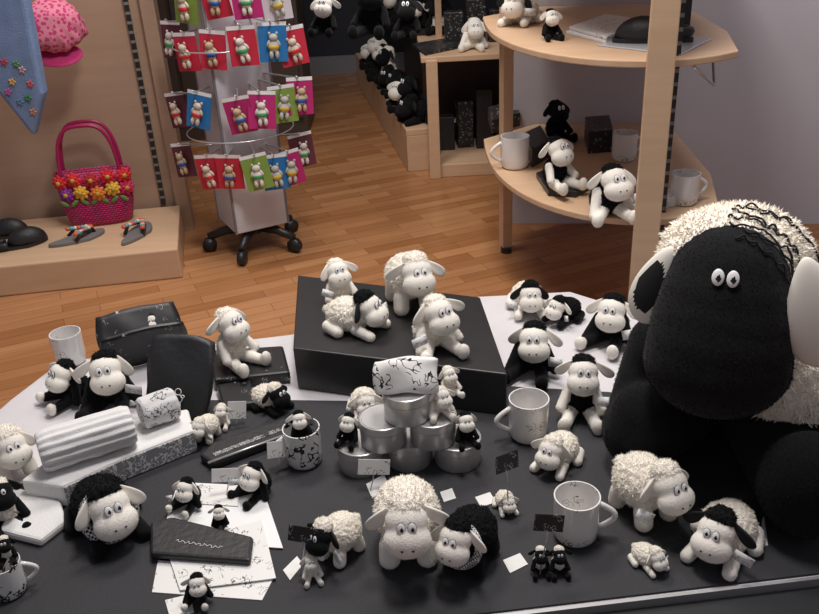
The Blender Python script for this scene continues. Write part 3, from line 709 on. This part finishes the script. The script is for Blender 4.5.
# ------------------------------------------------------------ handbag
bp_ = P(103, 221, .113)
def straw():
    m, nt, b = base('pink_straw'); tc = N(nt, 'ShaderNodeTexCoord'); w1 = N(nt, 'ShaderNodeTexBrick')
    w1.inputs['Scale'].default_value = 1; w1.inputs['Brick Width'].default_value = .016; w1.inputs['Row Height'].default_value = .008; w1.inputs['Mortar Size'].default_value = .0015
    w1.inputs['Color1'].default_value = (.55, .012, .14, 1); w1.inputs['Color2'].default_value = (.66, .04, .19, 1); w1.inputs['Mortar'].default_value = (.15, .0, .035, 1)
    cb = N(nt, 'ShaderNodeCombineXYZ'); sp = N(nt, 'ShaderNodeSeparateXYZ'); nt.links.new(tc.outputs['Object'], sp.inputs[0])
    nt.links.new(sp.outputs['X'], cb.inputs['X']); nt.links.new(sp.outputs['Z'], cb.inputs['Y']); nt.links.new(cb.outputs[0], w1.inputs['Vector'])
    nt.links.new(w1.outputs['Color'], b.inputs['Base Color']); b.inputs['Roughness'].default_value = .5
    bp = N(nt, 'ShaderNodeBump'); bp.inputs['Strength'].default_value = 1; bp.inputs['Distance'].default_value = .004; bp.invert = True
    nt.links.new(w1.outputs['Fac'], bp.inputs['Height']); nt.links.new(bp.outputs[0], b.inputs['Normal']); return m
bag = empty('handbag', bp_, (0, 0, radians(10)), label='hot pink straw handbag with flower trim and two handles', cat='handbag')
bm = bmesh.new(); seg = 48; rings = []
for (z_, w, d_) in [(0, .02, .01), (0, .105, .05), (.02, .118, .06), (.08, .13, .055), (.16, .135, .045), (.205, .138, .035), (.205, .13, .028), (.05, .11, .03)]:
    rings.append([bm.verts.new((w*math.copysign(abs(cos(2*pi*k/seg))**.7, cos(2*pi*k/seg)), d_*math.copysign(abs(sin(2*pi*k/seg))**.7, sin(2*pi*k/seg)), z_)) for k in range(seg)])
for u, v in zip(rings, rings[1:]):
    for k in range(seg): bm.faces.new((u[k], u[(k+1) % seg], v[(k+1) % seg], v[k]))
bm.faces.new(rings[0][::-1])
add('bag_body', bmm('bag', bm), straw(), parent=bag)
for y_ in (-.035, .03):
    add('handle', tube_me([(.105*math.copysign(abs(cos(pi*i/28))**.6, cos(pi*i/28)), y_, .18+.20*sin(pi*i/28)**.8) for i in range(29)], .007, 8), mat('pink_leather', (.35, .01, .09), .35), parent=bag)
fc = [(-.115, .178, (.62, .02, .03)), (-.062, .188, (.66, .03, .03)), (.0, .183, (.45, .02, .03)), (.060, .190, (.62, .015, .03)), (.117, .185, (.66, .02, .03)),
      (-.098, .132, (.25, .04, .30)), (-.045, .138, (.75, .42, .04)), (.015, .130, (.70, .20, .03)), (.070, .140, (.75, .45, .05)), (.118, .136, (.60, .02, .10))]
for k, (fx, fz, cc) in enumerate(fc):
    fm = mat('petal_%d' % k, cc, .7)
    parts = []
    for j in range(8):
        a = 2*pi*j/8; parts.append((ell_me((.016, .005, .009), sub=2), Matrix.Rotation(a, 4, 'Y') @ T(.016, 0, 0)))
    for j in range(6):
        a = 2*pi*j/6+.4; parts.append((ell_me((.010, .005, .007), sub=2), Matrix.Rotation(a, 4, 'Y') @ T(.010, -.005, 0)))
    fl = add('flower', merge(parts), fm, (fx, -.058+.02*(abs(fx)/.12)**2, fz), (0, 0, radians(20*fx/.12)), .98, bag)
    add('flower_center', ell_me((.009, .007, .009), sub=2), mat('flower_centre', (.5, .30, .04), .6), (0, -.011, 0), parent=fl)
for k in range(7):
    add('leaf', ell_me((.018, .003, .008), sub=2), mat('leaf_green', (.10, .25, .05), .6), (-.11+.036*k, -.056, .100), (0, radians(40-80*(k % 2)), 0), parent=bag)

def sandal(px, py, yaw, col, nm='sandal'):
    b = P(px, py, .113); o = add(nm, prism_me(sole_pts(.21, .08), 0, .014), mat('sole_grey', (.16, .15, .15), .6), b, (0, 0, radians(yaw)), smooth=False,
        label='flat thong sandal with coloured bead straps', cat='sandal', group='sandals on the podium'); bev(o, .003)
    for sg in (-1, 1):
        add('strap', tube_me([(sg*.036, .02, .01), (sg*.032, -.01, .035), (0, -.06, .03), (0, -.065, .012)], .007, 8), M_leather, parent=o)
        for j in range(7):
            t = j/6; add('bead', ell_me((.010, .010, .008), sub=2), mat('bead_%d' % (j % 3), [(.6, .1, .03), (.1, .3, .4), (.6, .5, .4)][j % 3], .3), (sg*(.036-.032*t), .015-.07*t, .038), parent=o)
sandal(78, 240, 130, 0); sandal(137, 235, 170, 0)
for px, py, yw in ((2, 236, 100), (20, 246, 120)):
    b = P(px, py, .113)
    o = add('shoe', prism_me(sole_pts(.2, .075), 0, .012), M_blackpl, b, (0, 0, radians(yw)), smooth=False, label='black slip-on shoe on the wooden podium', cat='shoe', group='black shoes on the podium')
    add('upper', ell_me((.038, .07, .055), sub=3, fn=lambda p: Vector((p.x, p.y-.03, max(0, p.z)+.012))), M_leather, parent=o)
    add('heel_counter', tube_me([(.028*cos(pi*i/10), .04+.045*sin(pi*i/10), .022) for i in range(11)], .012, 8), M_leather, parent=o)

def vprism(name, pix, Y, th, mt, **k):
    w = [PY(x, y, Y) for x, y in pix]; c = sum(w, Vector())/len(w)
    bm = bmesh.new(); a = [bm.verts.new((p.x-c.x, -th/2, p.z-c.z)) for p in w]; b2 = [bm.verts.new((p.x-c.x, th/2, p.z-c.z)) for p in w]
    bm.faces.new(a); bm.faces.new(b2[::-1]); n = len(w)
    for i in range(n): bm.faces.new((a[i], b2[i], b2[(i+1) % n], a[(i+1) % n]))
    o = add(name, bmm(name, bm), mt, c, smooth=False, **k); bev(o, min(th*.4, .015), 3); return o
o = vprism('denim_bag', [(-60, -60), (18, -60), (46, 92), (36, 135), (-8, 80), (-60, 40)], 2.85, .06, mat('denim_blue', (.17, .25, .43), .85, var=.25, scale=20, bump=.5, bscale=200), label='light blue denim bag with floral embroidery hanging', cat='bag')
for (x, y, cc) in [(4, 62, (.45, .05, .1)), (12, 82, (.6, .35, .1)), (28, 98, (.05, .2, .1)), (8, 92, (.4, .1, .3)), (22, 70, (.5, .3, .3)), (30, 84, (.5, .1, .1)), (16, 64, (.1, .25, .1)), (33, 112, (.5, .2, .1)), (20, 102, (.1, .2, .3))]:
    q = PY(x, y, 2.815) - o.location
    me = merge([(ell_me((.006, .002, .004), sub=2), Matrix.Rotation(2*pi*j/5, 4, 'Y') @ T(.007, 0, 0)) for j in range(5)])
    add('embroidery', me, mat('embroid_%d' % x, cc, .8), q, parent=o)
add('strap', tube_me([(-.05, 0, .25), (-.05, .01, .9), (-.05, .25, 1.0)], .012, 8), MATS['denim_blue'], parent=o)
q = PY(52, 26, 3.06)
def hatmat():
    m, nt, b = base('pink_pattern'); tc = N(nt, 'ShaderNodeTexCoord'); ck = N(nt, 'ShaderNodeTexVoronoi'); ck.inputs['Scale'].default_value = 70
    nt.links.new(tc.outputs['Object'], ck.inputs['Vector'])
    gt = N(nt, 'ShaderNodeMath', operation='GREATER_THAN'); gt.inputs[1].default_value = .45; nt.links.new(ck.outputs['Distance'], gt.inputs[0])
    mx = N(nt, 'ShaderNodeMix', data_type='RGBA'); mx.inputs[6].default_value = (.52, .04, .16, 1); mx.inputs[7].default_value = (.66, .22, .30, 1)
    nt.links.new(gt.outputs[0], mx.inputs[0]); nt.links.new(mx.outputs[2], b.inputs['Base Color']); b.inputs['Roughness'].default_value = .9; return m
def capfn(p):
    a = math.atan2(p.y, p.x); k = 1+.03*sin(14*a)*min(1, math.hypot(p.x, p.y)/.08)
    z = p.z if p.z > 0 else p.z*.35
    return Vector((p.x*k, p.y*k, z)) + noise.noise_vector(p*14)*.014
hat = add('soft_cap', ell_me((.115, .10, .10), sub=5, fn=capfn), hatmat(), q, (radians(60), radians(0), radians(20)), .95, label='pink patterned soft gathered cap hanging on the wall', cat='hat')
add('visor', ell_me((.085, .05, .008), sub=3), mat('pink_visor', (.55, .03, .17), .8), (.0, -.10, -.025), (radians(-15), 0, 0), parent=hat)

# ------------------------------------------------------------ rotating card stand
sb = P(257, 246, 0)
st = empty('rotating_display_stand', sb, (0, 0, radians(28)), label='wheeled rotating stand with white column and wire hooks', cat='display stand')
M_panel = mat('silver_panel', (.62, .63, .67), .35, var=.05)
o = add('column', box_me(.205, .205, 1.6, (0, 0, .905)), M_panel, parent=st, smooth=False); bev(o, .004)
M_edge = mat('dark_edge', (.2, .2, .22), .4)
for sx in (-1, 1):
    for sy in (-1, 1):
        add('corner_strip', box_me(.008, .008, 1.6, (sx*.101, sy*.101, .905)), M_edge, parent=st, smooth=False)
add('spindle', lathe_me([(0, .06), (.03, .06), (.03, .105), (0, .105)], 20), M_blackpl, parent=st)
for k in range(5):
    a = 2*pi*k/5+.3
    lg = add('leg', tube_me([(0, 0, .085), (.1*cos(a), .1*sin(a), .08), (.175*cos(a), .175*sin(a), .06)], .02, 10, r2=.014), M_blackpl, parent=st)
    add('caster', tube_me([(.175*cos(a)-.012*sin(a), .175*sin(a)+.012*cos(a), .027), (.175*cos(a)+.012*sin(a), .175*sin(a)-.012*cos(a), .027)], .027, 18), M_blackpl, parent=lg)
cards = [(187, 52, 'r'), (213, 50, 'r'), (243, 46, 'r'), (273, 42, 'b'), (199, 110, 'b'), (240, 115, 'm'), (262, 110, 'm'), (283, 104, 'g'), (210, 172, 'r'), (230, 172, 'r'), (257, 172, 'g'), (290, 168, 'm'),
         (186, 4, 'g'), (215, -2, 'r'), (246, -2, 'm'), (276, 0, 'w'), (293, 46, 'r'), (184, 160, 'k'), (302, 150, 'k'), (276, 172, 'b'), (178, 110, 'k'), (300, 96, 'm'), (172, 40, 'k')]
CC = dict(r=(.60, .025, .06), b=(.02, .18, .46), m=(.48, .02, .16), g=(.22, .34, .06), w=(.7, .65, .7), k=(.12, .03, .05))
FIG = merge([(ell_me((.019, .014, .022), sub=2), T(0, 0, 0)), (ell_me((.016, .013, .014), sub=2), T(0, -.002, .030)), (ell_me((.006, .006, .014), sub=2), Matrix.Rotation(.5, 4, 'Y') @ T(-.020, 0, .002)), (ell_me((.006, .006, .014), sub=2), Matrix.Rotation(-.5, 4, 'Y') @ T(.020, 0, .002)),
             (ell_me((.008, .009, .015), sub=2), T(-.010, -.003, -.028)), (ell_me((.008, .009, .015), sub=2), T(.010, -.003, -.028)), (ell_me((.005, .004, .006), sub=2), T(-.013, 0, .044)), (ell_me((.005, .004, .006), sub=2), T(.013, 0, .044))], 'figure')
M0 = Matrix.Translation(sb) @ Matrix.Rotation(radians(28), 4, 'Z'); Mi = M0.inverted()
for i, (x, y, c_) in enumerate(cards):
    off = abs(x-250)/60*.09 + (.002 if i % 2 else 0)
    Yc = sb.y - .21 + off
    if c_ == 'k': Yc += .12
    q = PY(x, y, Yc); rz = radians((x-245)*.45)
    o = add('keyring_card', box_me(.092, .002, .125), mat('card_' + c_, CC[c_], .5), q, (radians(random.uniform(-6, 4)), radians(random.uniform(-10, 10)), rz), smooth=False, label='%s backing card with a small toy keyring' % dict(r='red', b='blue', m='magenta', g='green', w='white', k='dark red')[c_], cat='keyring', group='carded toy keyrings on the rotating stand')
    add('header', box_me(.092, .0025, .012), M_card, (0, -.0005, .0565), parent=o, smooth=False)
    me = FIG.copy(); tf = add('toy_figure', me, mat('fig_%d' % (i % 4), [(.6, .5, .4), (.5, .38, .25), (.65, .6, .55), (.45, .45, .4)][i % 4], .6), (0, -.014, -.012), (0, radians(random.uniform(-12, 12)), 0), parent=o, sc=.92)
    add('toy_shirt', ell_me((.0205, .0155, .014), sub=2), mat('shirt_%d' % (i % 4), [(.6, .03, .03), (.02, .1, .4), (.05, .3, .1), (.6, .4, .05)][i % 4], .6), (0, 0, -.002), parent=tf)
    h = Vector((q.x, q.y-.004, q.z+.058)); cpt = Vector((sb.x + (q.x-sb.x)*.45, sb.y-.05, h.z+.01))
    add('hook', tube_me([Mi @ cpt, Mi @ (h+Vector((0, .0, .004))), Mi @ (h+Vector((0, -.04, .016)))], .0032, 6), M_wire, parent=st)
for zz in (.36, .66, .96, 1.26):
    add('wire_ring', tube_me([(.19*cos(2*pi*i/40), .19*sin(2*pi*i/40), zz+.10) for i in range(40)], .0025, 6, True), M_wire, parent=st)
cab = empty('tall_cabinet', (-1.15, 4.6, 0), label='dark brown wooden cabinet behind the rotating stand', cat='cabinet')
for nm, sz, lc in [('carcass', (1.3, .4, 2.2), (0, .2, 1.1)), ('door', (.62, .02, 2.0), (-.32, -.015, 1.1)), ('door', (.62, .02, 2.0), (.32, -.015, 1.1))]:
    o = add(nm, box_me(*sz), M_dk, lc, parent=cab, smooth=False); bev(o)

# ------------------------------------------------------------ lights, world, camera
def area(loc, tgt, e, sx, sy, col):
    l = bpy.data.lights.new('ceiling_light', 'AREA'); l.energy = e; l.shape = 'RECTANGLE'; l.size = sx; l.size_y = sy; l.color = col
    o = bpy.data.objects.new('ceiling_light', l); COL.objects.link(o); o.location = loc
    o.rotation_euler = (Vector(tgt)-Vector(loc)).to_track_quat('-Z', 'Y').to_euler(); return o
area((.15, 1.5, 2.6), (.05, 1.5, 0), 36, .6, .35, (1, .95, .91))
area((-.4, 2.7, 2.75), (-.3, 2.5, 0), 40, 1.0, .5, (1, .94, .88))
area((1.0, 2.0, 2.7), (1.3, 2.8, .8), 12, .4, .4, (1, .97, 1))
w = bpy.data.worlds.new('w'); scene.world = w; w.use_nodes = True
w.node_tree.nodes['Background'].inputs[0].default_value = (.9, .88, 1, 1); w.node_tree.nodes['Background'].inputs[1].default_value = .20
cd = bpy.data.cameras.new('camera'); co = bpy.data.objects.new('camera', cd); COL.objects.link(co)
cd.sensor_width = 36; cd.lens = 36*F/819; co.matrix_world = Matrix.Translation(CAM) @ R.to_4x4(); cd.clip_start = .02
scene.camera = co
scene.view_settings.view_transform = 'Standard'
